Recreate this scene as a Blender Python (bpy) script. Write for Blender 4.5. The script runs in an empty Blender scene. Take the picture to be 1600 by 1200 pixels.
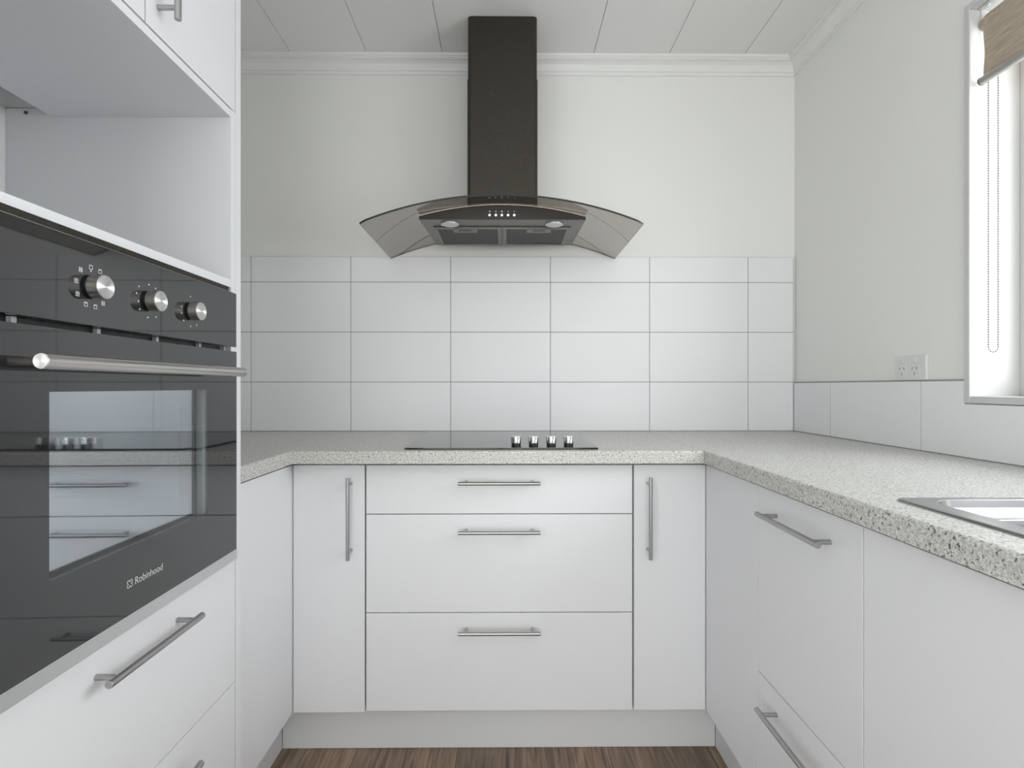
import bpy, bmesh, math, random
from mathutils import Vector, Matrix
random.seed(4)
S = bpy.context.scene
COL = S.collection
R = math.radians

# ------------------------------------------------------------------ camera
cd = bpy.data.cameras.new('camera'); cam = bpy.data.objects.new('camera', cd); COL.objects.link(cam)
cam.location = (0, 0, 1.085); cam.rotation_euler = (R(90), 0, R(-0.45))
cd.sensor_width = 36; cd.lens = 36 * 838 / 1600; cd.shift_y = 4 / 1600; cd.clip_start = 0.02
S.camera = cam

# ------------------------------------------------------------------ world (overcast sky)
w = bpy.data.worlds.new('overcast_sky'); S.world = w; w.use_nodes = True
wb = w.node_tree.nodes['Background']; wb.inputs[0].default_value = (0.96, 0.98, 1.0, 1); wb.inputs[1].default_value = 2.0

WLX = -1.24
# ------------------------------------------------------------------ window daylight and two added unseen fill lights
def area(name, loc, rot, sx, sy, power, col):
    l = bpy.data.lights.new(name, 'AREA'); l.shape = 'RECTANGLE'; l.size = sx; l.size_y = sy
    l.energy = power; l.color = col
    o = bpy.data.objects.new(name, l); COL.objects.link(o); o.location = loc; o.rotation_euler = rot
    return o
area('window_daylight', (1.50, 0.74, 1.54), (0, R(90), 0), 0.95, 1.15, 19, (0.97, 0.985, 1.0))
area('added_rear_fill', (-0.1, -3.75, 1.13), (R(90), 0, 0), 2.0, 2.2, 35, (1.0, 0.99, 0.975))  # added soft fill from behind the camera, for the far run and ceiling
area('added_side_fill', (WLX - .17, -1.5, 1.45), (0, R(-90), 0), 1.5, 2.2, 34, (1.0, 0.99, 0.975))  # added fill from the left, out of view, brightening the right wall

S.view_settings.view_transform = 'Standard'; S.view_settings.look = 'None'
S.view_settings.gamma = 1; S.view_settings.use_curve_mapping = False
S.view_settings.exposure = 0.04

# ------------------------------------------------------------------ materials
def mat(name, col=(.8, .8, .8), rough=.5, metal=0, **kw):
    m = bpy.data.materials.new(name); m.use_nodes = True
    b = m.node_tree.nodes['Principled BSDF']
    b.inputs['Base Color'].default_value = (*col, 1); b.inputs['Roughness'].default_value = rough
    b.inputs['Metallic'].default_value = metal
    for k, v in kw.items(): b.inputs[k.replace('_', ' ')].default_value = v
    return m
def nodes(m): return m.node_tree.nodes, m.node_tree.links, m.node_tree.nodes['Principled BSDF']
def noise_col(m, scale, c0, c1, p0=.3, p1=.7, detail=4, mapping=(1, 1, 1), rough=.5):
    N, L, b = nodes(m)
    tc = N.new('ShaderNodeTexCoord'); mp = N.new('ShaderNodeMapping'); mp.inputs['Scale'].default_value = mapping
    n = N.new('ShaderNodeTexNoise'); n.inputs['Scale'].default_value = scale; n.inputs['Detail'].default_value = detail
    n.inputs['Roughness'].default_value = rough
    r = N.new('ShaderNodeValToRGB'); r.color_ramp.elements[0].color = (*c0, 1); r.color_ramp.elements[1].color = (*c1, 1)
    r.color_ramp.elements[0].position = p0; r.color_ramp.elements[1].position = p1
    L.new(tc.outputs['Object'], mp.inputs[0]); L.new(mp.outputs[0], n.inputs['Vector']); L.new(n.outputs['Fac'], r.inputs[0])
    L.new(r.outputs[0], b.inputs['Base Color'])
    return n, r, mp
def bump(m, scale, strength, dist, mapping=(1, 1, 1), detail=2):
    N, L, b = nodes(m)
    tc = N.new('ShaderNodeTexCoord'); mp = N.new('ShaderNodeMapping'); mp.inputs['Scale'].default_value = mapping
    n = N.new('ShaderNodeTexNoise'); n.inputs['Scale'].default_value = scale; n.inputs['Detail'].default_value = detail
    bp = N.new('ShaderNodeBump'); bp.inputs['Strength'].default_value = strength; bp.inputs['Distance'].default_value = dist
    L.new(tc.outputs['Object'], mp.inputs[0]); L.new(mp.outputs[0], n.inputs['Vector'])
    L.new(n.outputs['Fac'], bp.inputs['Height']); L.new(bp.outputs[0], b.inputs['Normal'])

M = {}
M['wall'] = mat('painted_wall', (.83, .832, .805), .75); bump(M['wall'], 160, .12, .001)
M['ceiling'] = mat('ceiling_board', (.86, .86, .855), .6)
M['cornice'] = mat('gloss_white_cornice', (.83, .83, .82), .45)
M['trim'] = mat('white_trim_paint', (.61, .61, .605), .35)
M['white'] = mat('white_melamine', (.79, .795, .82), .38)
M['white_in'] = mat('white_carcass_board', (.74, .745, .735), .5)
M['tile'] = mat('white_ceramic_tile', (.83, .83, .85), .36); bump(M['tile'], 9, .05, .004)
M['grout'] = mat('grey_grout', (.33, .335, .335), .8)
M['bounce_floor'] = mat('pale_bounce_floor', (.55, .52, .48), .95)  # pale surface for the added bounce area of the floor
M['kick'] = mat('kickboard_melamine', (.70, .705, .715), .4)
M['gap'] = mat('dark_shadow_gap', (.03, .03, .03), .8)
M['steel'] = mat('brushed_steel', (.60, .58, .56), .32, 1); bump(M['steel'], 60, .06, .0006, (1, 1, 30))
M['handle'] = mat('satin_nickel', (.42, .42, .42), .3, 1)
M['sink'] = mat('sink_stainless', (.52, .52, .53), .22, 1)
M['chrome'] = mat('polished_chrome', (.85, .85, .85), .16, 1)
M['darkrubber'] = mat('black_plastic', (.012, .012, .012), .4)
M['alu'] = mat('aluminium_trim', (.62, .63, .64), .35, .7)
M['icon'] = mat('white_print', (.72, .73, .74), .5)
M['hobglass'] = mat('black_ceramic_glass', (.012, .013, .015), .05, 0, IOR=1.52)
M['ovenglass'] = mat('black_oven_glass', (.014, .015, .017), .03, 0, IOR=1.82); bump(M['ovenglass'], 3.5, .03, .006, (1, 1, 1), 1)
M['enamel'] = mat('grey_enamel', (.40, .42, .43), .35)
M['hoodsteel'] = mat('dark_brushed_steel', (.125, .112, .098), .42, .75)
n_, r_, m_ = noise_col(M['hoodsteel'], 500, (.042, .037, .031), (.064, .057, .048), .35, .65, 2)
M['hoodunder'] = mat('hood_underside_steel', (.20, .195, .18), .38, .8)
M['fascia'] = mat('dark_bronze_fascia', (.022, .017, .014), .35, .2)
M['hoodtrim'] = mat('hood_edge_trim', (.62, .55, .50), .25, 1)
M['lamp'] = mat('frosted_lamp_lens', (.72, .74, .71), .25)
M['rail'] = mat('blind_rail_metal', (.42, .41, .385), .4, .6)
M['bead'] = mat('chain_beads', (.2, .195, .185), .3, .7)
M['outlet'] = mat('socket_plastic', (.73, .73, .72), .35)
M['slot'] = mat('socket_slot', (.06, .06, .06), .6)
# knob face with radial brushing
m = mat('spun_steel', (.86, .86, .86), .3, 1); N, L, b = nodes(m); b.inputs['Anisotropic'].default_value = 1.0; b.inputs['Roughness'].default_value = .36; b.inputs['Anisotropic Rotation'].default_value = .25
tg = N.new('ShaderNodeTangent'); tg.direction_type = 'RADIAL'; tg.axis = 'X'; L.new(tg.outputs[0], b.inputs['Tangent']); M['spun'] = m
m = mat('spun_steel_end', (.52, .52, .52), .4, 1); N, L, b = nodes(m); b.inputs['Anisotropic'].default_value = .9; b.inputs['Anisotropic Rotation'].default_value = .25
tg = N.new('ShaderNodeTangent'); tg.direction_type = 'RADIAL'; tg.axis = 'Y'; L.new(tg.outputs[0], b.inputs['Tangent']); M['spuny'] = m
# filter mesh: fine woven grid
m = mat('filter_mesh', (.1, .1, .1), .45, .7); N, L, b = nodes(m)
tc = N.new('ShaderNodeTexCoord'); ws = []
for ax in ('X', 'Y'):
    wv = N.new('ShaderNodeTexWave'); wv.wave_type = 'BANDS'; wv.bands_direction = ax; wv.inputs['Scale'].default_value = 42 if ax == 'X' else 20
    L.new(tc.outputs['Object'], wv.inputs['Vector']); ws.append(wv)
mm = N.new('ShaderNodeMath'); mm.operation = 'MULTIPLY'; L.new(ws[0].outputs['Fac'], mm.inputs[0]); L.new(ws[1].outputs['Fac'], mm.inputs[1])
rp = N.new('ShaderNodeValToRGB'); rp.color_ramp.elements[0].color = (.02, .02, .02, 1); rp.color_ramp.elements[1].color = (.11, .11, .105, 1)
L.new(mm.outputs[0], rp.inputs[0]); L.new(rp.outputs[0], b.inputs['Base Color']); M['filter'] = m
# worktop: pale grey laminate with fine dark and light flecks
m = mat('speckled_laminate', (.5, .5, .48), .34); N, L, b = nodes(m)
tc = N.new('ShaderNodeTexCoord')
def fleck(scale, p0, p1, seedoff):
    mp = N.new('ShaderNodeMapping'); mp.inputs['Location'].default_value = (seedoff, seedoff * .7, 0)
    n = N.new('ShaderNodeTexNoise'); n.inputs['Scale'].default_value = scale; n.inputs['Detail'].default_value = 3; n.inputs['Roughness'].default_value = .6
    r = N.new('ShaderNodeMapRange'); r.inputs['From Min'].default_value = p0; r.inputs['From Max'].default_value = p1
    L.new(tc.outputs['Object'], mp.inputs[0]); L.new(mp.outputs[0], n.inputs['Vector']); L.new(n.outputs['Fac'], r.inputs['Value']); return r.outputs[0]
def mix(a, bcol, fac):
    x = N.new('ShaderNodeMix'); x.data_type = 'RGBA'
    if isinstance(a, tuple): x.inputs['A'].default_value = (*a, 1)
    else: L.new(a, x.inputs['A'])
    x.inputs['B'].default_value = (*bcol, 1); L.new(fac, x.inputs['Factor']); return x.outputs['Result']
c = mix((.53, .52, .49), (.70, .70, .68), fleck(230, .46, .58, 3))
c = mix(c, (.40, .395, .375), fleck(300, .54, .60, 11))
c = mix(c, (.09, .09, .09), fleck(215, .595, .63, 23))
L.new(c, b.inputs['Base Color']); M['laminate'] = m
# floor: brown timber planks running away from the camera
m = mat('timber_vinyl_planks', (.2, .15, .11), .42); N, L, b = nodes(m)
tc = N.new('ShaderNodeTexCoord'); mp = N.new('ShaderNodeMapping'); mp.inputs['Rotation'].default_value = (0, 0, R(90))
bk = N.new('ShaderNodeTexBrick'); bk.inputs['Scale'].default_value = 1; bk.inputs['Brick Width'].default_value = 1.2; bk.inputs['Row Height'].default_value = .15
bk.inputs['Mortar Size'].default_value = .0012; bk.inputs['Color1'].default_value = (.75, .75, .75, 1); bk.inputs['Color2'].default_value = (1.15, 1.12, 1.08, 1); bk.inputs['Mortar'].default_value = (.4, .4, .4, 1)
L.new(tc.outputs['Object'], mp.inputs[0]); L.new(mp.outputs[0], bk.inputs['Vector'])
mp2 = N.new('ShaderNodeMapping'); mp2.inputs['Scale'].default_value = (1, .07, 1); L.new(tc.outputs['Object'], mp2.inputs[0])
n = N.new('ShaderNodeTexNoise'); n.inputs['Scale'].default_value = 55; n.inputs['Detail'].default_value = 6; n.inputs['Distortion'].default_value = 1.2; L.new(mp2.outputs[0], n.inputs['Vector'])
rp = N.new('ShaderNodeValToRGB'); rp.color_ramp.elements[0].color = (.125, .083, .055, 1); rp.color_ramp.elements[1].color = (.37, .265, .19, 1); rp.color_ramp.elements[0].position = .3; rp.color_ramp.elements[1].position = .68
L.new(n.outputs['Fac'], rp.inputs[0]); x = N.new('ShaderNodeMix'); x.data_type = 'RGBA'; x.blend_type = 'MULTIPLY'; x.inputs['Factor'].default_value = 1
L.new(rp.outputs[0], x.inputs['A']); L.new(bk.outputs['Color'], x.inputs['B']); L.new(x.outputs['Result'], b.inputs['Base Color']); M['floor'] = m
# blind fabric: woven, slubbed across
m = mat('woven_blind_fabric', (.4, .33, .27), .85); noise_col(m, 160, (.31, .255, .20), (.55, .455, .365), .3, .7, 5, (1, .09, 1), .7); M['fabric'] = m
# see-through glass made of a clear and a reflecting part
def pane(name, tint, ior, rough=0.02, wav=False):
    m = bpy.data.materials.new(name); m.use_nodes = True; N = m.node_tree.nodes; L = m.node_tree.links; N.remove(N['Principled BSDF'])
    t = N.new('ShaderNodeBsdfTransparent'); t.inputs[0].default_value = (*tint, 1)
    g = N.new('ShaderNodeBsdfGlossy'); g.inputs['Roughness'].default_value = rough; g.inputs[0].default_value = (1, 1, 1, 1)
    f = N.new('ShaderNodeFresnel'); f.inputs['IOR'].default_value = ior
    ge = N.new('ShaderNodeNewGeometry'); iv = N.new('ShaderNodeMath'); iv.operation = 'SUBTRACT'; iv.inputs[0].default_value = 1; L.new(ge.outputs['Backfacing'], iv.inputs[1])
    mu = N.new('ShaderNodeMath'); mu.operation = 'MULTIPLY'; L.new(f.outputs[0], mu.inputs[0]); L.new(iv.outputs[0], mu.inputs[1])
    x = N.new('ShaderNodeMixShader'); L.new(mu.outputs[0], x.inputs[0]); L.new(t.outputs[0], x.inputs[1]); L.new(g.outputs[0], x.inputs[2])
    L.new(x.outputs[0], N['Material Output'].inputs['Surface'])
    return m
M['smoked'] = pane('smoked_glass', (.62, .595, .56), 1.85)
M['windowglass'] = pane('clear_window_glass', (.97, .98, .98), 1.45, 0)
M['ovenpane'] = pane('oven_window_glass', (.95, .96, .97), 1.75)
m = bpy.data.materials.new('coated_inner_glass'); m.use_nodes = True; N = m.node_tree.nodes; L = m.node_tree.links; N.remove(N['Principled BSDF'])
t = N.new('ShaderNodeBsdfTransparent'); t.inputs[0].default_value = (.9, .92, .93, 1)
g = N.new('ShaderNodeBsdfGlossy'); g.inputs['Roughness'].default_value = .03; g.inputs[0].default_value = (.93, .98, 1, 1)
x = N.new('ShaderNodeMixShader'); x.inputs[0].default_value = .5; L.new(t.outputs[0], x.inputs[1]); L.new(g.outputs[0], x.inputs[2])
L.new(x.outputs[0], N['Material Output'].inputs['Surface']); M['innerpane'] = m

# ------------------------------------------------------------------ geometry helpers
class MB:
    def __init__(s): s.bm = bmesh.new(); s.mi = 0
    def _merge(s, b):
        for f in b.faces: f.material_index = s.mi
        me = bpy.data.meshes.new('t'); b.to_mesh(me); b.free(); s.bm.from_mesh(me); bpy.data.meshes.remove(me)
    def box(s, x0, x1, y0, y1, z0, z1, bev=0, seg=2):
        b = bmesh.new(); r = bmesh.ops.create_cube(b, size=1)
        for v in r['verts']:
            v.co = Vector(((x0 + x1) / 2 + v.co.x * (x1 - x0), (y0 + y1) / 2 + v.co.y * (y1 - y0), (z0 + z1) / 2 + v.co.z * (z1 - z0)))
        if bev: bmesh.ops.bevel(b, geom=b.edges[:], offset=bev, segments=seg, profile=.5, affect='EDGES')
        s._merge(b); return s
    def cyl(s, p0, p1, r, r2=None, seg=32, bev=0):
        p0 = Vector(p0); p1 = Vector(p1); d = p1 - p0; b = bmesh.new()
        bmesh.ops.create_cone(b, cap_ends=True, segments=seg, radius1=r, radius2=r if r2 is None else r2, depth=d.length)
        if bev:
            ed = [e for e in b.edges if any(len(f.verts) > 4 for f in e.link_faces)]
            bmesh.ops.bevel(b, geom=ed, offset=bev, segments=2, profile=.5, affect='EDGES')
        q = Vector((0, 0, 1)).rotation_difference(d.normalized()).to_matrix().to_4x4()
        bmesh.ops.transform(b, matrix=Matrix.Translation((p0 + p1) / 2) @ q, verts=b.verts)
        s._merge(b); return s
    def poly(s, pts, vec, bev=0):           # closed outline extruded along vec
        b = bmesh.new(); f = b.faces.new([b.verts.new(p) for p in pts])
        r = bmesh.ops.extrude_face_region(b, geom=[f]); vs = [g for g in r['geom'] if isinstance(g, bmesh.types.BMVert)]
        bmesh.ops.translate(b, verts=vs, vec=Vector(vec)); bmesh.ops.recalc_face_normals(b, faces=b.faces)
        if bev: bmesh.ops.bevel(b, geom=b.edges[:], offset=bev, segments=2, profile=.5, affect='EDGES')
        s._merge(b); return s
    def loft(s, rings, cap=True):            # rings of equal point counts
        b = bmesh.new(); rr = [[b.verts.new(p) for p in r] for r in rings]; n = len(rr[0])
        for a, c in zip(rr, rr[1:]):
            for i in range(n): b.faces.new((a[i], a[(i + 1) % n], c[(i + 1) % n], c[i]))
        if cap: b.faces.new(rr[0]); b.faces.new(rr[-1])
        bmesh.ops.recalc_face_normals(b, faces=b.faces); s._merge(b); return s
    def ball(s, c, r, sub=1):
        b = bmesh.new(); bmesh.ops.create_icosphere(b, subdivisions=sub, radius=r, matrix=Matrix.Translation(c)); s._merge(b); return s

def origin(o):
    while o.parent: o = o.parent
    return o.location.copy()
def obj(name, mb, mats, parent=None, smooth=True, loc=None):
    me = bpy.data.meshes.new(name)
    if parent is not None: loc = origin(parent)
    if loc is not None: bmesh.ops.translate(mb.bm, verts=mb.bm.verts, vec=-Vector(loc))
    mb.bm.to_mesh(me); mb.bm.free()
    for m in (mats if isinstance(mats, (list, tuple)) else [mats]): me.materials.append(m)
    o = bpy.data.objects.new(name, me); COL.objects.link(o)
    if parent is not None: o.parent = parent
    elif loc is not None: o.location = loc
    if smooth:
        for p in me.polygons: p.use_smooth = True
        me.set_sharp_from_angle(angle=R(40))
        wn = o.modifiers.new('weighted_normals', 'WEIGHTED_NORMAL'); wn.keep_sharp = True; wn.weight = 100
    return o
def thing(name, loc, label, cat, group=None):
    o = bpy.data.objects.new(name, None); COL.objects.link(o); o.location = loc; o.empty_display_size = .1
    o['label'] = label; o['category'] = cat
    if group: o['group'] = group
    return o
def tag(o, label, cat, group=None):
    o['label'] = label; o['category'] = cat
    if group: o['group'] = group
    return o
def struct(name, mb, mats, smooth=True):
    o = obj(name, mb, mats, None, smooth); o['kind'] = 'structure'; return o

# main planes
YD = 1.557      # front of the doors of the far run
XL = -.6231     # door plane, left run
XR = .5768      # door plane, right run
XT = -.600      # door plane of the tall oven cabinet
YW = 2.155      # face of the wall tiles
XW = 1.1532     # face of the tiles on the right wall
ZT, ZB = .905, .8685   # worktop top and underside
CEIL = 2.403
WL = -1.24      # left wall
YB = -3.6       # wall behind the camera

# ------------------------------------------------------------------ room shell
struct('floor', MB().box(WL - .1, 1.32, -.5, 2.3, -.08, 0), M['floor'])
struct('floor', MB().box(WL - .1, 1.32, YB - .1, -.5005, -.08, .002), M['bounce_floor'])  # unseen pale floor area added to bounce light up to the ceiling
c = MB(); x = WL - .2
xs = [-1.4565 + .2995 * k for k in range(11) if k != 5]
for a, b_ in zip(xs, xs[1:]): c.box(a + .0008, b_ - .0008, YB - .1, 2.3, CEIL, CEIL + .02, .0016, 1)
c.mi = 1; c.box(WL - .1, 1.5, YB - .1, 2.3, CEIL + .012, CEIL + .1)
struct('ceiling', c, [M['ceiling'], M['grout']])
struct('wall_back', MB().box(WL - .1, 1.32, YW + .008, 2.3, 0, CEIL), M['wall'])
r = MB(); r.box(WL - .1, WL, -.4, 2.3, 0, CEIL); r.box(WL - .1, WL, YB, -2.6, 0, CEIL); r.box(WL - .1, WL, -2.6, -.4, 0, .7); r.box(WL - .1, WL, -2.6, -.4, 2.2, CEIL)
struct('wall_left', r, M['wall'])
r = MB()
for a in (-2.6, -1.525, -.45): r.box(WL - .08, WL - .03, a, a + .05, .75, 2.15, .003)
r.box(WL - .08, WL - .03, -2.6, -.4, .7, .75, .003); r.box(WL - .08, WL - .03, -2.6, -.4, 2.15, 2.2, .003)
w2 = struct('added_window', r, M['trim'])  # unseen window added so fill light reaches the right wall and doors
obj('pane', MB().box(WL - .058, WL - .054, -2.55, -.45, .75, 2.15), M['windowglass'], w2)
# right wall with the window opening
WY0, WY1, WZ0, WZ1 = .15, 1.3284, 1.0611, 2.025
XP = XW + .008
r = MB()
r.box(XP, XP + .18, WY1 + .012, YW + .01, 0, CEIL); r.box(XP, XP + .18, YB, WY0 - .012, 0, CEIL)
r.box(XP, XP + .18, WY0 - .012, WY1 + .012, 0, WZ0 - .012); r.box(XP, XP + .18, WY0 - .012, WY1 + .012, WZ1 + .012, CEIL)
struct('wall_right', r, M['wall'])
# wall behind the camera, with an unseen glazed door added for fill light
r = MB()
r.box(WL, -1.12, YB - .12, YB, 0, CEIL); r.box(.95, XP, YB - .12, YB, 0, CEIL); r.box(-1.12, .95, YB - .12, YB, 2.25, CEIL)
struct('wall_front', r, M['wall'])
r = MB()
for a in (-1.12, -.11, .90): r.box(a, a + .05, YB - .08, YB - .03, 0, 2.25, .003)
r.box(-1.12, .95, YB - .08, YB - .03, 2.2, 2.25, .003); r.box(-1.12, .95, YB - .08, YB - .03, 0, .06, .003)
dr = struct('added_glazed_door', r, M['trim'])
obj('glass', MB().box(-1.07, .9, YB - .058, YB - .054, .06, 2.2), M['windowglass'], dr)

# window_1: architrave, lining boards, sash, glass
wr = MB()
t = .017
for (y0, y1, z0, z1) in ((WY1, WY1 + t, WZ0 - .018, WZ1 + t), (WY0 - t, WY0, WZ0 - .018, WZ1 + t), (WY0, WY1, WZ0 - .018, WZ0), (WY0, WY1, WZ1, WZ1 + t)):
    wr.box(XW - .002, XP + .17, y0, y1, z0, z1, .0015, 1)
win = struct('window_1', wr, M['trim'])
sm = MB(); sx0, sx1 = XP + .116, XP + .156
sm.box(sx0, sx1, WY1 - .045, WY1, WZ0, WZ1, .003); sm.box(sx0, sx1, WY0, WY0 + .045, WZ0, WZ1, .003)
for q0, q1 in ((WY0 + .045, .72), (.76, WY1 - .045)): sm.box(sx0 + .002, sx1 - .002, q0, q1, WZ0 + .0005, WZ0 + .045); sm.box(sx0 + .002, sx1 - .002, q0, q1, WZ1 - .045, WZ1 - .0005)
sm.box(sx0, sx1, .72, .76, WZ0, WZ1, .003)
obj('sash', sm, M['trim'], win)
obj('pane', MB().box(sx0 + .018, sx0 + .022, WY0 + .045, WY1 - .045, WZ0 + .045, WZ1 - .045), M['windowglass'], win)

# cornice: moulded profile swept along the far wall and the right wall, mitred in the corner
prof = [(0, -.061), (.006, -.061), (.0075, -.058), (.0075, -.050), (.0055, -.048), (.010, -.046), (.013, -.038), (.022, -.026), (.036, -.0185), (.046, -.0165), (.047, -.0135), (.052, -.0135), (.0535, -.0105), (.0585, -.009), (.060, -.0075), (.060, .002), (0, .002)]
yw = YW + .008; top = CEIL
st = [(WL, yw, 0, -1), (XP, yw, -1, -1), (XP, YB, -1, 0)]
prof = [(d * .76, z * 1.055) for d, z in prof]
rings = [[(px + sx * d, py + sy * d, top + z) for d, z in prof] for px, py, sx, sy in st]
struct('trim_1', MB().loft(rings), M['cornice'], smooth=False)

# tiled splashbacks
def tiles(rects, plane):
    m = MB()
    for a0, a1, z0, z1 in rects:
        g = .0013
        if plane == 'y': m.box(a0 + g, a1 - g, YW, YW + .0078, z0 + g, z1 - g, .0009, 1)
        else: m.box(XW, XW + .0078, a0 + g, a1 - g, z0 + g, z1 - g, .0009, 1)
    return m
xj = [WL, -1.0284, -.6296, -.2297, .1713, .5710, .9692, XW]
zj = [ZT + .001, 1.103, 1.3036, 1.5042, 1.6071]
m = tiles([(a, b_, z0, z1) for a, b_ in zip(xj, xj[1:]) for z0, z1 in zip(zj, zj[1:])], 'y')
m.mi = 1; m.box(WL, XW, YW + .0014, YW + .008, ZT, 1.6071 - .0008)
struct('trim_2', m, [M['tile'], M['grout']])
yj = [2.155, 1.9101, 1.4891, 1.068, .647, .226, -.2]
rc = []
for a1, a0 in zip(yj, yj[1:]):
    if a0 >= WY1 + t: rc.append((a0, a1, ZT + .001, 1.1005))
    elif a1 > WY1 + t: notch = (a0, a1)
    else: rc.append((a0, a1, ZT + .001, WZ0 - .019))
m = tiles(rc, 'x')
a0, a1 = notch; g = .0013
m.poly([(XW, a0 + g, ZT + .001 + g), (XW, a1 - g, ZT + .001 + g), (XW, a1 - g, 1.1005 - g), (XW, WY1 + t + g, 1.1005 - g), (XW, WY1 + t + g, WZ0 - .019 - g), (XW, a0 + g, WZ0 - .019 - g)], (.0078, 0, 0), .0009)
m.mi = 1; m.box(XW + .0006, XW + .008, WY1 + t + .001, 2.155, 1.0998, 1.1036, .0008, 1)
m.mi = 1; m.box(XW + .0014, XW + .008, WY1 + t, 2.155, ZT, 1.1012); m.box(XW + .0014, XW + .008, -.2, WY1 + t, ZT, WZ0 - .019)
struct('trim_3', m, [M['tile'], M['grout']])

# ------------------------------------------------------------------ bar handle
def handle(parent, c, axis, out, length=.234, cc=.192, off=.034, r=.0055):
    """c: point on the door surface at the middle, axis: bar direction, out: door normal"""
    c = Vector(c); a = Vector(axis); o = Vector(out); m = MB()
    k = c + o * off
    m.cyl(k - a * length / 2, k + a * length / 2, r, seg=28, bev=.0009)
    for s in (-1, 1): m.cyl(c + a * s * cc / 2 + o * .0002, c + a * s * cc / 2 + o * (off - .001), .0045, seg=20)
    return obj('handle', m, M['handle'], parent)
GRP = 'white base cabinets'

# ------------------------------------------------------------------ base cabinets, far run
def door_y(name, root, x0, x1, z0, z1): return obj(name, MB().box(x0, x1, YD, YD + .018, z0, z1, .0012), M['white'], root)
def carcass(root, x0, x1, y0, y1, z0, z1): return obj('carcass', MB().box(x0, x1, y0, y1, z0, z1, .001), M['white_in'], root)

b1 = thing('base_cabinet', (-.517, 1.86, 0), 'narrow white base cabinet with a vertical bar handle, left of the three drawers', 'cabinet', GRP)
carcass(b1, -.618, -.4135, YD + .021, 2.14, .15, .8655)
d = door_y('door', b1, -.6211, -.4146, .1412, .8575); handle(d, (-.4537, YD, .7082), (0, 0, 1), (0, -1, 0))
b2 = thing('drawer_cabinet', (-.024, 1.86, 0), 'white cabinet with three stacked drawers under the cooktop', 'cabinet', GRP)
carcass(b2, -.4125, .3645, YD + .021, 2.14, .15, .8655)
for z0, z1, hz in ((.7162, .8572, .809), (.4302, .7140, .669), (.1448, .4280, .3825)):
    d = door_y('drawer', b2, -.4102, .3620, z0, z1); handle(d, (-.0243, YD, hz), (1, 0, 0), (0, -1, 0))
b3 = thing('base_cabinet', (.471, 1.86, 0), 'narrow white base cabinet with a vertical bar handle, right of the three drawers', 'cabinet', GRP)
carcass(b3, .3655, .573, YD + .021, 2.14, .15, .8655)
d = door_y('door', b3, .3670, .5750, .1440, .8575); handle(d, (.4069, YD, .7085), (0, 0, 1), (0, -1, 0))

# ------------------------------------------------------------------ left run: corner cabinet
b4 = thing('corner_cabinet', (-.9, 1.4, 0), 'plain white corner cabinet front between the oven tower and the left narrow cabinet door', 'cabinet', GRP)
obj('panel', MB().box(XL - .018, XL, 1.2115, YD + .016, .1402, .8580, .0012), M['white'], b4)
carcass(b4, WL + .005, XL - .021, 1.2125, 2.14, .15, .8655)

# ------------------------------------------------------------------ right run
def door_x(name, root, y0, y1, z0, z1): return obj(name, MB().box(XR, XR + .018, y0, y1, z0, z1, .0012), M['white'], root)
b5 = thing('corner_cabinet', (.86, 1.4, 0), 'plain white corner cabinet front between the right narrow door and the right drawers', 'cabinet', GRP)
obj('panel', MB().box(XR, XR + .018, 1.2325, YD + .016, .1440, .8575, .0012), M['white'], b5)
carcass(b5, XR + .021, XW - .005, 1.2325, 2.14, .15, .8655)
b6 = thing('drawer_cabinet', (.86, 1.05, 0), 'white cabinet with two deep drawers on the right, between corner panel and sink cabinet', 'cabinet', GRP)
carcass(b6, XR + .021, XW - .005, .8685, 1.2305, .15, .8655)
d = door_x('drawer', b6, .8678, 1.2303, .4320, .8575); handle(d, (XR, 1.050, .807), (0, 1, 0), (-1, 0, 0))
d = door_x('drawer', b6, .8678, 1.2303, .1440, .4296); handle(d, (XR, 1.050, .381), (0, 1, 0), (-1, 0, 0))
b7 = thing('sink_cabinet', (.86, .45, 0), 'white cabinet with a plain door under the sink', 'cabinet', GRP)
m = MB(); m.box(XR + .021, XW - .005, .03, .045, .15, .8655); m.box(XR + .021, XW - .005, .851, .8665, .15, .8655)
m.box(XR + .021, XW - .005, .045, .851, .15, .166); m.box(XW - .02, XW - .005, .045, .851, .166, .8655)
obj('carcass', m, M['white_in'], b7)
door_x('door', b7, .4485, .8650, .1440, .8575); door_x('door', b7, .03, .4465, .1440, .8575)

# kickboards
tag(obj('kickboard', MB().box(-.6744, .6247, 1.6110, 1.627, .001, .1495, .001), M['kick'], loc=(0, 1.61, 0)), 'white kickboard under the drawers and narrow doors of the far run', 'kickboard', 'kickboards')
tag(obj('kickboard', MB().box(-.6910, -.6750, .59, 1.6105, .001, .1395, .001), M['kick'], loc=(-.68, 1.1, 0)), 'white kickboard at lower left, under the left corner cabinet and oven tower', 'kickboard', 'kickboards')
tag(obj('kickboard', MB().box(.6253, .6413, .03, 1.6105, .001, .1435, .001), M['kick'], loc=(.63, .8, 0)), 'white kickboard at lower right, under the right corner cabinet', 'kickboard', 'kickboards')

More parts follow.
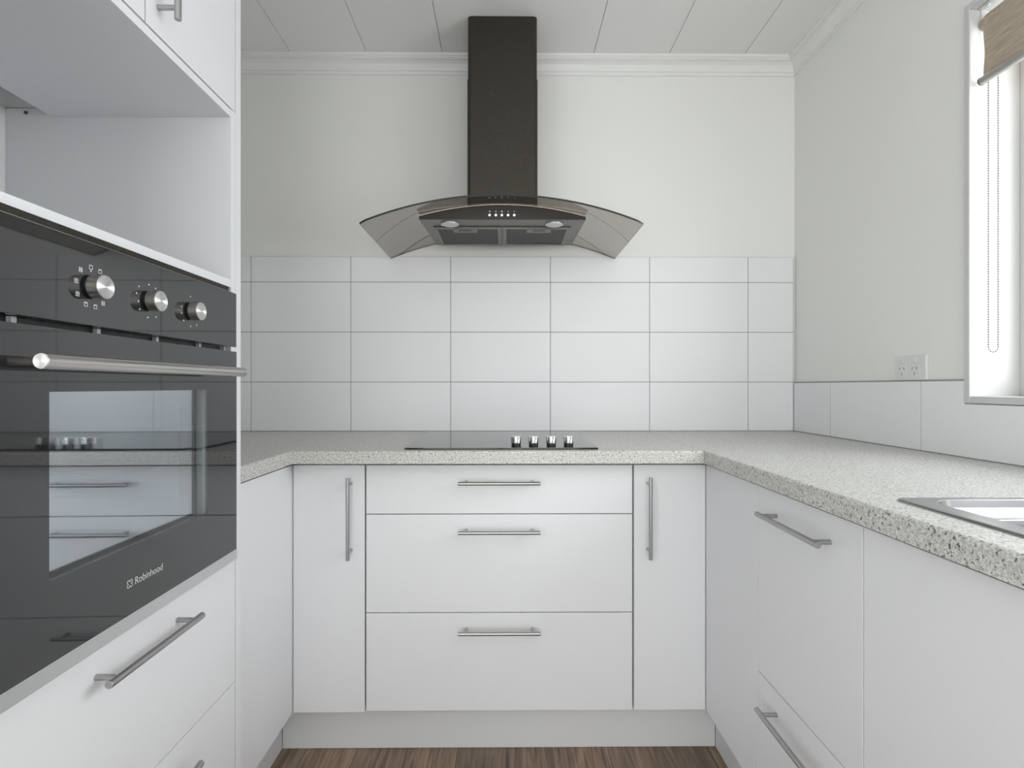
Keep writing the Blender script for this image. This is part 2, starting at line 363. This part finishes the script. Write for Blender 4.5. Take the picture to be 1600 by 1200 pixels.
# ------------------------------------------------------------------ worktop (U shape, three joined lengths)
wt = thing('worktop', (0, 1.8, ZB), 'pale grey speckled laminate worktop running round three sides of the kitchen', 'worktop')
XA, XB, YF = -.6003, .5503, 1.500
def edge_y(x0a, x0b, x1a, x1b):   # far run: profile in y/z, ends mitred
    pr = [(YF + .0, ZB + .001), (YF, ZT - .006)] + [(YF + .006 - .006 * math.cos(a), ZT - .006 + .006 * math.sin(a)) for a in (R(30), R(60), R(90))] + [(YW, ZT), (YW, ZB), (YF + .001, ZB)]
    return pr
pr = edge_y(0, 0, 0, 0)
obj('worktop_section', MB().loft([[(XA, y, z) for y, z in pr], [(XB, y, z) for y, z in pr]]), M['laminate'], wt)
pl = [(XA - (y - YF), z) for y, z in pr[:5]] + [(WL + .002, ZT), (WL + .002, ZB), (XA - .001, ZB)]
obj('worktop_section', MB().loft([[(x, 1.2115, z) for x, z in pl], [(x, YW, z) for x, z in [(min(x, XA - .0003), z) for x, z in pl]]]), M['laminate'], wt)
SX0, SX1, SY0, SY1 = .612, 1.075, -.02, .846     # sink outline
m = MB()
prx = [(XB + (y - YF), z) for y, z in pr[:5]] + [(SX0 + .03, ZT), (SX0 + .03, ZB), (XB + .001, ZB)]
m.loft([[(x, -.2, z) for x, z in prx], [(max(x, XB + .0003), YF + .0, z) for x, z in prx]])
m.loft([[(max(x, XB + .0003), YF + .0, z) for x, z in prx], [(max(x, XB + .0003), YW, z) for x, z in prx]])
m.box(SX0 + .03, XW, SY1 - .008, YW, ZB, ZT); m.box(SX1 - .03, XW, -.2, SY1 - .008, ZB, ZT)
obj('worktop_section', m, M['laminate'], wt)

# ------------------------------------------------------------------ oven tower
TY0, TY1 = .560, 1.1865
tw = thing('oven_tower', (-.9, .9, 0), 'tall white oven cabinet with an open niche above the oven and drawers below', 'cabinet')
tb = WL + .004
def bx(*a, **k): return MB().box(*a, **k)
obj('end_panel', bx(tb, XT, TY1 + .0015, 1.2105, .1402, 2.385, bev=.0012), M['white'], tw)
obj('side_panel', bx(-1.10, XT, 1.1675, TY1, .7125, 1.6870, bev=.001).box(-1.10, XT - .021, 1.1675, TY1, .15, .7125), M['white'], tw)
obj('side_panel', bx(-1.10, XT, TY0, TY0 + .019, .7125, 1.6870, bev=.001).box(-1.10, XT - .021, TY0, TY0 + .019, .15, .7125), M['white'], tw)
obj('upper_side_panel', bx(-1.10, XT - .021, 1.1715, TY1, 1.69, 2.30, bev=.001), M['white'], tw)
obj('upper_side_panel', bx(-1.10, XT - .021, TY0, TY0 + .016, 1.69, 2.30, bev=.001), M['white'], tw)
obj('niche_top', bx(-.9877, XT, TY0 + .0195, 1.1672, 1.6690, 1.6850, bev=.0008), M['white'], tw)
obj('shelf', bx(-1.08, XT, TY0 + .0195, 1.1672, 1.2995, 1.3165, bev=.0008), M['white'], tw)
obj('shelf', bx(-1.08, XT - .021, TY0 + .0195, 1.1672, .690, .7065, bev=.0008), M['white'], tw)
obj('back_panel', bx(-1.095, -1.0853, TY0 + .0195, 1.1672, 1.3170, 1.686), M['white_in'], tw)
obj('top_panel', bx(-1.10, XT - .021, TY0 + .0165, 1.171, 2.284, 2.30), M['white'], tw)
obj('hole_disc', MB().cyl((-1.0405, 1.1674, 1.6765), (-1.0405, 1.1650, 1.6765), .0035, seg=20), M['slot'], tw)  # dark disc standing in for a hole in the niche side
d = obj('door', bx(XT - .019, XT, .8942, 1.1855, 1.6885, 2.30, bev=.0012), M['white'], tw)
handle(d, (XT, .9247, 1.714 + .117), (0, 0, 1), (1, 0, 0))
obj('door', bx(XT - .019, XT, .562, .8917, 1.6885, 2.30, bev=.0012), M['white'], tw)
d = obj('drawer', bx(XT - .018, XT, .562, 1.1855, .4372, .7085, bev=.0012), M['white'], tw); handle(d, (XT, .8820, .6615), (0, 1, 0), (1, 0, 0), r=.006)
d = obj('drawer', bx(XT - .018, XT, .562, 1.1855, .1500, .4354, bev=.0012), M['white'], tw); handle(d, (XT, .8780, .3900), (0, 1, 0), (1, 0, 0), r=.006)

# ------------------------------------------------------------------ built-in oven
XO = -.581; OY1 = 1.1535; OT = math.tan(R(1.0))
def oy(y):      # the oven stands about one degree out of line with the tower front
    yn = (-XO - OY1 * OT) / (-XO / y - OT)
    return OY1 - (OY1 - yn) / math.cos(R(1.0))
OY0 = .590
ov = thing('built_in_oven', (XO, OY1, .712), 'black glass built-in oven with three knobs and a steel bar handle, in the white tower', 'oven')
ov.rotation_euler = (0, 0, R(1.0))
# cavity
m = MB(); cy0, cy1, cz0, cz1, cxb = .665, 1.085, .80, 1.10, -1.0
m.box(cxb - .01, cxb, cy0, cy1, cz0, cz1); m.box(cxb, XO - .04, cy0 - .01, cy0, cz0, cz1); m.box(cxb, XO - .04, cy1, cy1 + .01, cz0, cz1)
m.box(cxb, XO - .04, cy0, cy1, cz0 - .01, cz0); m.box(cxb, XO - .04, cy0, cy1, cz1, cz1 + .01)
obj('cavity', m, M['enamel'], ov)
obj('housing', bx(-1.05, -1.02, OY0, OY1, .75, 1.27), M['darkrubber'], ov)
m = MB()
for z in (.865, .885, .935, .955, 1.005, 1.025): m.cyl((cxb + .02, cy1 - .008, z), (XO - .06, cy1 - .008, z), .0022, seg=8)
m.cyl((XO - .075, cy1 - .008, .855), (XO - .075, cy1 - .008, 1.05), .0022, seg=8)
obj('rack_support', m, M['chrome'], ov)
m = MB(); zz = .9365
m.cyl((XO - .075, cy0 + .005, zz), (XO - .075, cy1 - .012, zz), .003, seg=10); m.cyl((cxb + .04, cy0 + .005, zz), (cxb + .04, cy1 - .012, zz), .003, seg=10)
for k in range(17): y = cy0 + .02 + k * .0235; m.cyl((XO - .07, y, zz + .003), (cxb + .04, y, zz + .003), .0013, seg=6)
obj('wire_rack', m, M['chrome'], ov)
# control panel
cp = obj('control_panel', bx(XO - .016, XO, OY0, OY1, 1.1688, 1.2835, bev=.0012), M['ovenglass'], ov)
obj('top_trim', bx(XO - .024, XO - .008, OY0, OY1, 1.2842, 1.2866, bev=.0006), M['alu'], ov)
obj('top_trim', bx(XO - .024, XO - .017, OY0, OY1, 1.2870, 1.2990), M['hoodsteel'], ov)
obj('bottom_trim', bx(XO - .018, XO - .004, OY0 - .002, OY1 + .012, .7125, .7355, bev=.0015), M['alu'], ov)
obj('vent_slot', bx(XO - .030, XO - .020, OY0 + .02, OY1 - .03, 1.1595, 1.1686), M['darkrubber'], ov)
m = MB()
for y in (oy(.650), oy(.7838), oy(.914), oy(1.04), oy(1.13)): obj('vent_spacer', bx(XO - .0195, XO - .0125, y - .0036, y + .0036, 1.1606, 1.1682, bev=.0006), M['enamel'], ov)
# door: black frame round the viewing window
wy0, wy1, wz0, wz1 = oy(.6842), oy(1.0418), .8417, 1.0783
dz0, dz1 = .7375, 1.1590
m = MB(); xf = XO - .004
m.box(xf, XO, OY0, wy0, dz0, dz1); m.box(xf, XO, wy1, OY1, dz0, dz1); m.box(xf, XO, wy0, wy1, dz0, wz0); m.box(xf, XO, wy0, wy1, wz1, dz1)
od = obj('door', m, M['ovenglass'], ov)
m = MB(); m.box(XO - .030, xf - .0005, OY0 + .002, wy0 - .012, dz0 + .002, dz1 - .002); m.box(XO - .030, xf - .0005, wy1 + .012, OY1 - .002, dz0 + .002, dz1 - .002)
m.box(XO - .030, xf - .0005, wy0 - .012, wy1 + .012, dz0 + .002, wz0 - .012); m.box(XO - .030, xf - .0005, wy0 - .012, wy1 + .012, wz1 + .012, dz1 - .002)
obj('door_core', m, M['darkrubber'], od)
obj('window', bx(XO - .0039, XO - .0001, wy0 - .0, wy1, wz0, wz1), M['ovenpane'], od)
m = MB()
m.box(XO - .0148, XO - .0042, wy0 - .0116, wy0 - .0085, wz0 - .0116, wz1 + .0116); m.box(XO - .0148, XO - .0042, wy1 + .0085, wy1 + .0116, wz0 - .0116, wz1 + .0116)
m.box(XO - .0148, XO - .0042, wy0 - .0085, wy1 + .0085, wz0 - .0116, wz0 - .0085); m.box(XO - .0148, XO - .0042, wy0 - .0085, wy1 + .0085, wz1 + .0085, wz1 + .0116)
obj('window_spacer', m, M['enamel'], od)
obj('inner_window', bx(XO - .0175, XO - .0150, wy0 - .011, wy1 + .011, wz0 - .011, wz1 + .011), M['innerpane'], od)
m = MB(); hx = XO + .043
m.cyl((hx, oy(.6205), 1.114), (hx, oy(1.0935), 1.114), .0092, seg=40, bev=.0012)
for y in (.66, 1.055): m.cyl((XO + .0005, y, 1.114), (hx, y, 1.114), .0065, seg=24)
hh = obj('handle', m, M['steel'], od)
obj('handle_cap', MB().cyl((hx, oy(.6205) - .0006, 1.114), (hx, oy(.6205) + .0002, 1.114), .0085, seg=40), M['spuny'], hh)
# knobs
for y in (oy(.7532), oy(.8729), oy(.9868)):
    k = MB().cyl((XO + .0036, y, 1.2222), (XO + .0195, y, 1.2222), .0166, seg=48, bev=.0008)
    k = obj('knob', k, M['steel'], ov)
    obj('knob_cap', MB().cyl((XO + .0190, y, 1.2222), (XO + .0201, y, 1.2222), .0158, seg=64), M['spun'], k)
    obj('knob_collar', MB().cyl((XO + .0003, y, 1.2222), (XO + .0037, y, 1.2222), .0152, seg=40), M['darkrubber'], k)
# printed symbols
def strip(m, p, q, wd=.0007):
    (y0, z0), (y1, z1) = p, q; d = Vector((y1 - y0, z1 - z0)).normalized(); nrm = Vector((-d.y, d.x)) * wd / 2
    c = [(y0 + nrm.x, z0 + nrm.y), (y1 + nrm.x, z1 + nrm.y), (y1 - nrm.x, z1 - nrm.y), (y0 - nrm.x, z0 - nrm.y)]
    m.poly([(XO + .00005, a, b_) for a, b_ in c], (.00015, 0, 0))
def sq(m, y, z, s, style):
    strip(m, (y - s, z - s), (y + s, z - s)); strip(m, (y - s, z + s), (y + s, z + s)); strip(m, (y - s, z - s), (y - s, z + s)); strip(m, (y + s, z - s), (y + s, z + s))
    if style == 1:
        for k in (-.4, 0, .4): strip(m, (y - s * .8, z + k * s), (y + s * .8, z + k * s), .0006)
    if style == 2: strip(m, (y - s * .6, z + s * .4), (y + s * .6, z + s * .4)); strip(m, (y, z + s * .4), (y, z - s * .6), .0012)
    if style == 3: strip(m, (y - s * .8, z + s * .65), (y + s * .8, z + s * .65))
    if style == 4: strip(m, (y, z - s * 1.5), (y, z - s * 2.3), .0016)
ms = [MB(), MB(), MB()]
for (y, z), stl in zip([(.7520, 1.2491), (.7341, 1.2420), (.7266, 1.2256), (.7287, 1.2086), (.7430, 1.1970), (.7601, 1.1960), (.7745, 1.2030), (.7690, 1.2470)], (4, 1, 2, 2, 3, 3, 1, 3)): sq(ms[0], oy(y), z, .0027, stl)
for y, z in [(.7800, 1.2211), (.7810, 1.2130)]: sq(ms[0], oy(y), z, .0010, 0)
for y, z in [(.8493, 1.2412), (.8729, 1.2485), (.8890, 1.2455), (.8480, 1.2180), (.8510, 1.2060), (.8700, 1.1955), (.8905, 1.1990), (.8440, 1.2300), (.9868, 1.2490), (.9590, 1.2260), (.9600, 1.2150), (.9660, 1.2030), (.9868, 1.1950), (1.0060, 1.1990)]:
    strip(ms[1 if y < .92 else 2], (oy(y) - .0013, z), (oy(y) + .0013, z), .0022)
for m in ms: obj('dial_symbols', m, M['icon'], cp, smooth=False)
# door lettering
fc = bpy.data.curves.new('lettering', 'FONT'); fc.body = 'Robinhood'; fc.size = .0155; fc.extrude = .0001; fc.offset = -.0002; fc.space_character = .98
fo = bpy.data.objects.new('lettering_source', fc); COL.objects.link(fo)
bpy.context.view_layer.update()
me = bpy.data.meshes.new_from_object(fo.evaluated_get(bpy.context.evaluated_depsgraph_get())); bpy.data.objects.remove(fo)
wid = max(v.co.x for v in me.vertices); sc = .0685 / wid
bm = bmesh.new(); bm.from_mesh(me)
for v in bm.verts: v.co = Vector((XO + .0002 + v.co.z, oy(.8395) + v.co.x * sc, .7795 + v.co.y * sc * 1.04))
t_ = MB(); t_.bm.free(); t_.bm = bm
def ring(m, y, z, ry, rz, a0=0, a1=360, n=14):
    pts = [(y + ry * math.cos(R(a0 + (a1 - a0) * k / n)), z + rz * math.sin(R(a0 + (a1 - a0) * k / n))) for k in range(n + 1)]
    for p, q in zip(pts, pts[1:]): strip(m, p, q, .0009)
lm = MB(); lc = (oy(.8290), .7860)
pts = []
for k in range(49):
    a = 2 * math.pi * k / 48; rr = .0026 + .0042 * abs(math.cos(2 * a + math.pi / 2)) ** .8
    pts.append((lc[0] + rr * 1.05 * math.cos(a), lc[1] - .001 + rr * math.sin(a)))
for p, q in zip(pts, pts[1:]): strip(lm, p, q, .0009)
me2 = bpy.data.meshes.new('t'); lm.bm.to_mesh(me2); t_.bm.from_mesh(me2); lm.bm.free()
lo = obj('brand_lettering', t_, M['icon'], od, smooth=False); lo['label'] = 'white printed maker name with a clover mark'

# ------------------------------------------------------------------ range hood
HX = -.0190
hd = thing('range_hood', (HX, 1.9, 1.635), 'dark steel range hood with a curved smoked glass canopy and tall chimney', 'range hood')
GA, GH = 1.6910, .0890          # apex and fall of the glass arc
GX0, GX1 = -.4688, .4308
hw = (GX1 - GX0) / 2; RG = (hw * hw + GH * GH) / (2 * GH)
def gz(x): u = x - HX; return GA - RG + math.sqrt(RG * RG - u * u)
def sleeve(hwid, y0, z0, z1, rad=.014):
    pts = [(HX - hwid, 2.150)]
    for k in range(7): a = math.pi + math.pi / 2 * k / 6; pts.append((HX - hwid + rad + rad * math.cos(a), y0 + rad + rad * math.sin(a)))
    for k in range(7): a = 1.5 * math.pi + math.pi / 2 * k / 6; pts.append((HX + hwid - rad + rad * math.cos(a), y0 + rad + rad * math.sin(a)))
    pts.append((HX + hwid, 2.150))
    return MB().loft([[(x, y, z0) for x, y in pts], [(x, y, z1) for x, y in pts]])
obj('upper_chimney', sleeve(.1235, 1.9075, 2.15, CEIL - .001), M['hoodsteel'], hd)
obj('lower_chimney', sleeve(.1255, 1.905, GA + .001, 2.180), M['hoodsteel'], hd)
# glass canopy
TH = .006; n = 48
rings = []
GY0, GY1 = 1.687, 2.150
for k in range(n + 1):
    x = GX0 + (GX1 - GX0) * k / n; u = (x - HX) / RG; nx, nz = u, math.sqrt(1 - u * u)
    z = gz(x)
    e = min(k, n - k) * (GX1 - GX0) / n; rc_ = .008; fy = GY0 + (rc_ - math.sqrt(max(0, rc_ ** 2 - (rc_ - min(e, rc_)) ** 2)))
    rings.append([(x, fy, z), (x, GY1, z), (x - nx * TH, GY1, z - nz * TH), (x - nx * TH, fy, z - nz * TH)])
mb = MB().loft(rings)
for f in mb.bm.faces:
    f.normal_update()
    if abs(f.normal.y) > .5 or abs(f.normal.x) > .7: f.material_index = 1
M['glassedge'] = mat('dark_glass_edge', (.012, .013, .012), .3, 0, IOR=1.5)
gl = obj('glass_canopy', mb, [M['smoked'], M['glassedge']], hd)
# body: arched front, flat underside
BX0, BX1, BZ, BYF, BYB = -.2920, .2571, 1.635, 1.770, 2.086
arc = [BX1 + (BX0 - BX1) * k / 24 for k in range(25)]
fr = [(BX0, BYF, BZ), (BX1, BYF, BZ)] + [(x, BYF, gz(x) - TH - .0015 - .006 * abs((x - HX) / .275) ** 2) for x in arc]
bk_ = [(-.2748, BYB, BZ), (.2478, BYB, BZ)] + [(.2478 + (-.2748 - .2478) * k / 24, BYB, gz(x) - TH - .0015 - .006 * abs((x - HX) / .275) ** 2) for k, x in enumerate(arc)]
obj('body', MB().loft([fr, bk_]), M['hoodunder'], hd, smooth=False)
fas = [(x, BYF - .0035, z) for x, y, z in fr]
fc_ = obj('control_fascia', MB().loft([fas, [(x, BYF - .0003, z) for x, y, z in fr]]), M['fascia'], hd, smooth=False)
r1 = [(x, BYF - .006, z) for x, y, z in fr[2:]]
tr = MB()
for p, q in zip(r1, r1[1:]): tr.cyl(p, q, .0016, seg=10)
obj('edge_trim', tr, M['hoodtrim'], hd)
for k, x in enumerate((-.0600, -.0395, -.0195, .0010, .0213)):
    obj('button', MB().cyl((x, BYF - .0072, 1.6490), (x, BYF - .0036, 1.6490), .0046, seg=24, bev=.0008), M['chrome'], fc_)
    q = MB(); z = 1.6615
    if k == 0: q.poly([(x - .003, BYF - .0038, z), (x + .0025, BYF - .0038, z + .0028), (x + .0025, BYF - .0038, z - .0028)], (0, .0002, 0))
    else: q.cyl((x, BYF - .0038, z), (x, BYF - .0036, z), (.0024, .0026, .002, .0018)[k - 1], seg=4 if k != 2 else 16)
    obj('button_symbol', q, M['icon'], fc_, smooth=False)
for x in (-.1950, .1572):
    l = MB().cyl((x, 1.8110, BZ - .004), (x, 1.8110, BZ - .0003), .0305, seg=48, bev=.001); l = obj('lamp_ring', l, M['alu'], hd)
    l2 = MB().cyl((x, 1.8110, BZ - .0052), (x, 1.8110, BZ - .0041), .0265, seg=48); obj('lamp_lens', l2, M['lamp'], l)
for x0, x1, hc in ((-.2560, -.0225, -.148), (-.0175, .2165, .108)):
    f = MB(); y0, y1, bw = 1.8450, 2.0720, .013
    f.box(x0, x1, y0, y0 + bw, BZ - .006, BZ - .0003, .001); f.box(x0, x1, y1 - bw, y1, BZ - .006, BZ - .0003, .001)
    f.box(x0, x0 + bw, y0 + bw, y1 - bw, BZ - .006, BZ - .0003, .001); f.box(x1 - bw, x1, y0 + bw, y1 - bw, BZ - .006, BZ - .0003, .001)
    f = obj('filter_frame', f, M['hoodunder'], hd)
    obj('filter_mesh', bx(x0 + bw, x1 - bw, y0 + bw, y1 - bw, BZ - .0035, BZ - .0004), M['filter'], f)
    h = obj('filter_latch', bx(hc - .042, hc + .042, y0 + .004, y0 + .045, BZ - .0085, BZ - .0061, bev=.001), M['hoodunder'], f)
    obj('latch_slot', bx(hc - .021, hc + .021, y0 + .012, y0 + .026, BZ - .0092, BZ - .0086), M['darkrubber'], h)

# ------------------------------------------------------------------ cooktop
hb = thing('cooktop', (-.02, 1.8, ZT), 'black ceramic glass cooktop with four chrome knobs, set on the far worktop', 'cooktop')
m = MB(); m.loft([[(x0, y0, z) for x0, y0 in ((-.2950, 1.530), (.2585, 1.530), (.2640, 2.088), (-.3100, 2.088))] for z in (ZT + .0003, ZT + .0055)])
bmesh.ops.bevel(m.bm, geom=m.bm.edges[:], offset=.0012, segments=2, affect='EDGES')
obj('glass_plate', m, M['hobglass'], hb)
for x in (.0249, .0768, .1297, .1815):
    k = obj('knob', MB().cyl((x, 1.601, ZT + .0115), (x, 1.601, ZT + .0315), .0152, .0162, seg=48, bev=.001), M['chrome'], hb)
    obj('knob_base', MB().cyl((x, 1.601, ZT + .0056), (x, 1.601, ZT + .0114), .0140, seg=40), M['darkrubber'], k)

# ------------------------------------------------------------------ sink
sk = thing('sink', ((SX0 + SX1) / 2, (SY0 + SY1) / 2, ZT), 'stainless steel inset sink in the right worktop under the window', 'sink')
def rrect(x0, x1, y0, y1, r, z, n=8):
    P = []
    for cx, cy, a0 in ((x1 - r, y1 - r, 0), (x0 + r, y1 - r, 90), (x0 + r, y0 + r, 180), (x1 - r, y0 + r, 270)):
        for k in range(n + 1): a = R(a0 + 90 * k / n); P.append((cx + r * math.cos(a), cy + r * math.sin(a), z))
    return P
Z = ZT
bxx = (.6680, 1.03, .36, .764)
rg = [rrect(SX0, SX1, SY0, SY1, .010, Z + .0003), rrect(SX0 + .001, SX1 - .001, SY0 + .001, SY1 - .001, .010, Z + .003), rrect(SX0 + .003, SX1 - .003, SY0 + .003, SY1 - .003, .010, Z + .0042),
      rrect(.6480, 1.05, .0, .832, .040, Z + .0038), rrect(.6500, 1.048, .002, .830, .039, Z + .0030), rrect(.6530, 1.044, .006, .827, .036, Z - .008), rrect(.6570, 1.040, .012, .822, .034, Z - .0105)]
def fill_ring(m, outer, inners): pass
m = MB(); m.loft(rg, cap=False)
# recessed deck with the bowl opening: outer ring to bowl ring (drainer part beyond, out of view, flat)
dk = [rrect(.6570, 1.040, .012, .822, .034, Z - .0105), rrect(bxx[0] - .006, bxx[1], bxx[2] - .006, bxx[3] + .006, .050, Z - .0112)]
m.loft(dk, cap=False)
bw = [rrect(bxx[0] - .006, bxx[1], bxx[2] - .006, bxx[3] + .006, .050, Z - .0112), rrect(bxx[0] - .002, bxx[1] - .004, bxx[2] - .002, bxx[3] + .002, .048, Z - .013), rrect(bxx[0], bxx[1] - .006, bxx[2], bxx[3], .046, Z - .020),
      rrect(bxx[0] + .010, bxx[1] - .016, bxx[2] + .010, bxx[3] - .010, .045, Z - .13), rrect(bxx[0] + .03, bxx[1] - .036, bxx[2] + .03, bxx[3] - .03, .04, Z - .150)]
m.loft(bw, cap=False)
fb = m.bm.faces.new([m.bm.verts.new(p) for p in bw[-1]]); bmesh.ops.remove_doubles(m.bm, verts=m.bm.verts, dist=1e-5)
bmesh.ops.recalc_face_normals(m.bm, faces=m.bm.faces)
obj('basin', m, M['sink'], sk)
obj('drain', MB().cyl((.85, .56, Z - .1495), (.85, .56, Z - .146), .04, seg=40, bev=.001), M['chrome'], sk)

# ------------------------------------------------------------------ power outlet
po = thing('power_outlet', (XP, 1.527, 1.138), 'white double power outlet on the right wall, just above the tiles', 'power outlet')
py0, py1, pz0, pz1 = 1.470, 1.586, 1.1035, 1.1735
obj('plate', bx(XP - .0095, XP - .0002, py0, py1, pz0, pz1, bev=.0018), M['outlet'], po)
xo = XP - .0095
for yc, s in ((1.5575, 0), (1.5090, 1)):
    obj('switch', bx(xo - .0032, xo + .0002, yc - .0068, yc + .0068, 1.1525, 1.1650, bev=.0012), M['outlet'], po)
    m = MB(); zc = 1.1340
    obj('socket', bx(xo - .0012, xo + .0002, yc - .0165, yc + .0165, 1.1105, 1.1485, bev=.0005), M['outlet'], po)
    xx = xo - .0013
    for sg in (-1, 1):
        dy = .0078 * sg; c0 = Vector((yc + dy, zc + .003)); u = Vector((.5 * sg, -.866)) * .0040; nn = Vector((.866, .5 * sg)) * .0009
        m.poly([(xx, *(c0 + u + nn)), (xx, *(c0 + u - nn)), (xx, *(c0 - u - nn)), (xx, *(c0 - u + nn))], (-.0002, 0, 0))
    m.box(xx - .0002, xx, yc - .0009, yc + .0009, zc - .0165, zc - .0085)
    obj('pin_slots', m, M['slot'], po, smooth=False)

# ------------------------------------------------------------------ roller blind and its chain
BXf = 1.1685
rb = thing('roller_blind', (BXf, .74, 2.0), 'beige woven roller blind rolled most of the way up in the right window', 'blind')
yl, yr = .19, 1.3080
m = MB(); n = 40; ringsb = []
for k in range(n + 1):
    tt = k / n
    if tt < .12: a = R(90 - 90 * tt / .12); x = BXf + .019 - .019 * math.sin(R(90) - a) ; x = BXf + .019 - .019 * math.cos(a); z = 1.985 + .019 * math.sin(a)
    else: x = BXf; z = 1.985 - (1.985 - 1.842) * (tt - .12) / .88
    wv = -.0020 * math.exp(-((z - 1.895) / .03) ** 2) - .001 * math.sin(z * 60)
    row_f = []; J = 16
    for j in range(J + 1): row_f.append((x, yl + (yr - yl + wv) * j / J, z))
    row_b = [(xq + .0006, yq, zq) for xq, yq, zq in reversed(row_f)]
    ringsb.append(row_f + row_b)
obj('fabric', MB().loft(ringsb), M['fabric'], rb)
obj('roller_tube', MB().cyl((BXf + .0195, yl - .004, 1.985), (BXf + .0195, yr + .004, 1.985), .0180, seg=40), M['rail'], rb)
br = obj('bottom_rail', MB().cyl((BXf, yl, 1.8375), (BXf, yr + .004, 1.8375), .0098, seg=36, bev=.001), M['rail'], rb)
obj('end_cap', MB().cyl((BXf, yr + .0041, 1.8375), (BXf, yr + .0075, 1.8375), .0102, seg=36, bev=.001), M['slot'] if False else M['hoodunder'], br)
m = MB(); m.box(BXf + .010, BXf + .029, WY1 - .0022, WY1 - .0003, 1.976, WZ1 - .0003, .0006, 1); m.box(BXf + .002, BXf + .040, yr - .02, WY1 - .0024, WZ1 - .0025, WZ1 - .0003, .0006, 1)
b_ = obj('bracket', m, M['trim'], rb)
obj('screw', MB().cyl((BXf + .010, yr - .004, WZ1 - .005), (BXf + .010, yr - .004, WZ1 - .0026), .0038, seg=16, bev=.0008), M['chrome'], b_)
obj('chain_wheel', MB().cyl((BXf + .0195, yr + .005, 1.985), (BXf + .0195, WY1 - .0026, 1.985), .0150, seg=32), M['fabric'], rb)
m = MB(); xa, xb = 1.1835, 1.2075; yc = yr + .0035; z0 = 1.182; sp = .0062; rr = .0021
z = z0
while z < 1.975:
    m.ball((xa, yc, z), rr); m.ball((xb, yc, z), rr); z += sp
xm, rad = (xa + xb) / 2, (xb - xa) / 2; nn = int(math.pi * rad / sp)
for k in range(1, nn): a = math.pi * k / nn; m.ball((xm - rad * math.cos(a), yc, z0 - rad * math.sin(a)), rr)
for x in (xa, xb): m.cyl((x, yc, z0), (x, yc, 1.975), .0005, seg=6)
obj('bead_chain', m, M['bead'], rb)
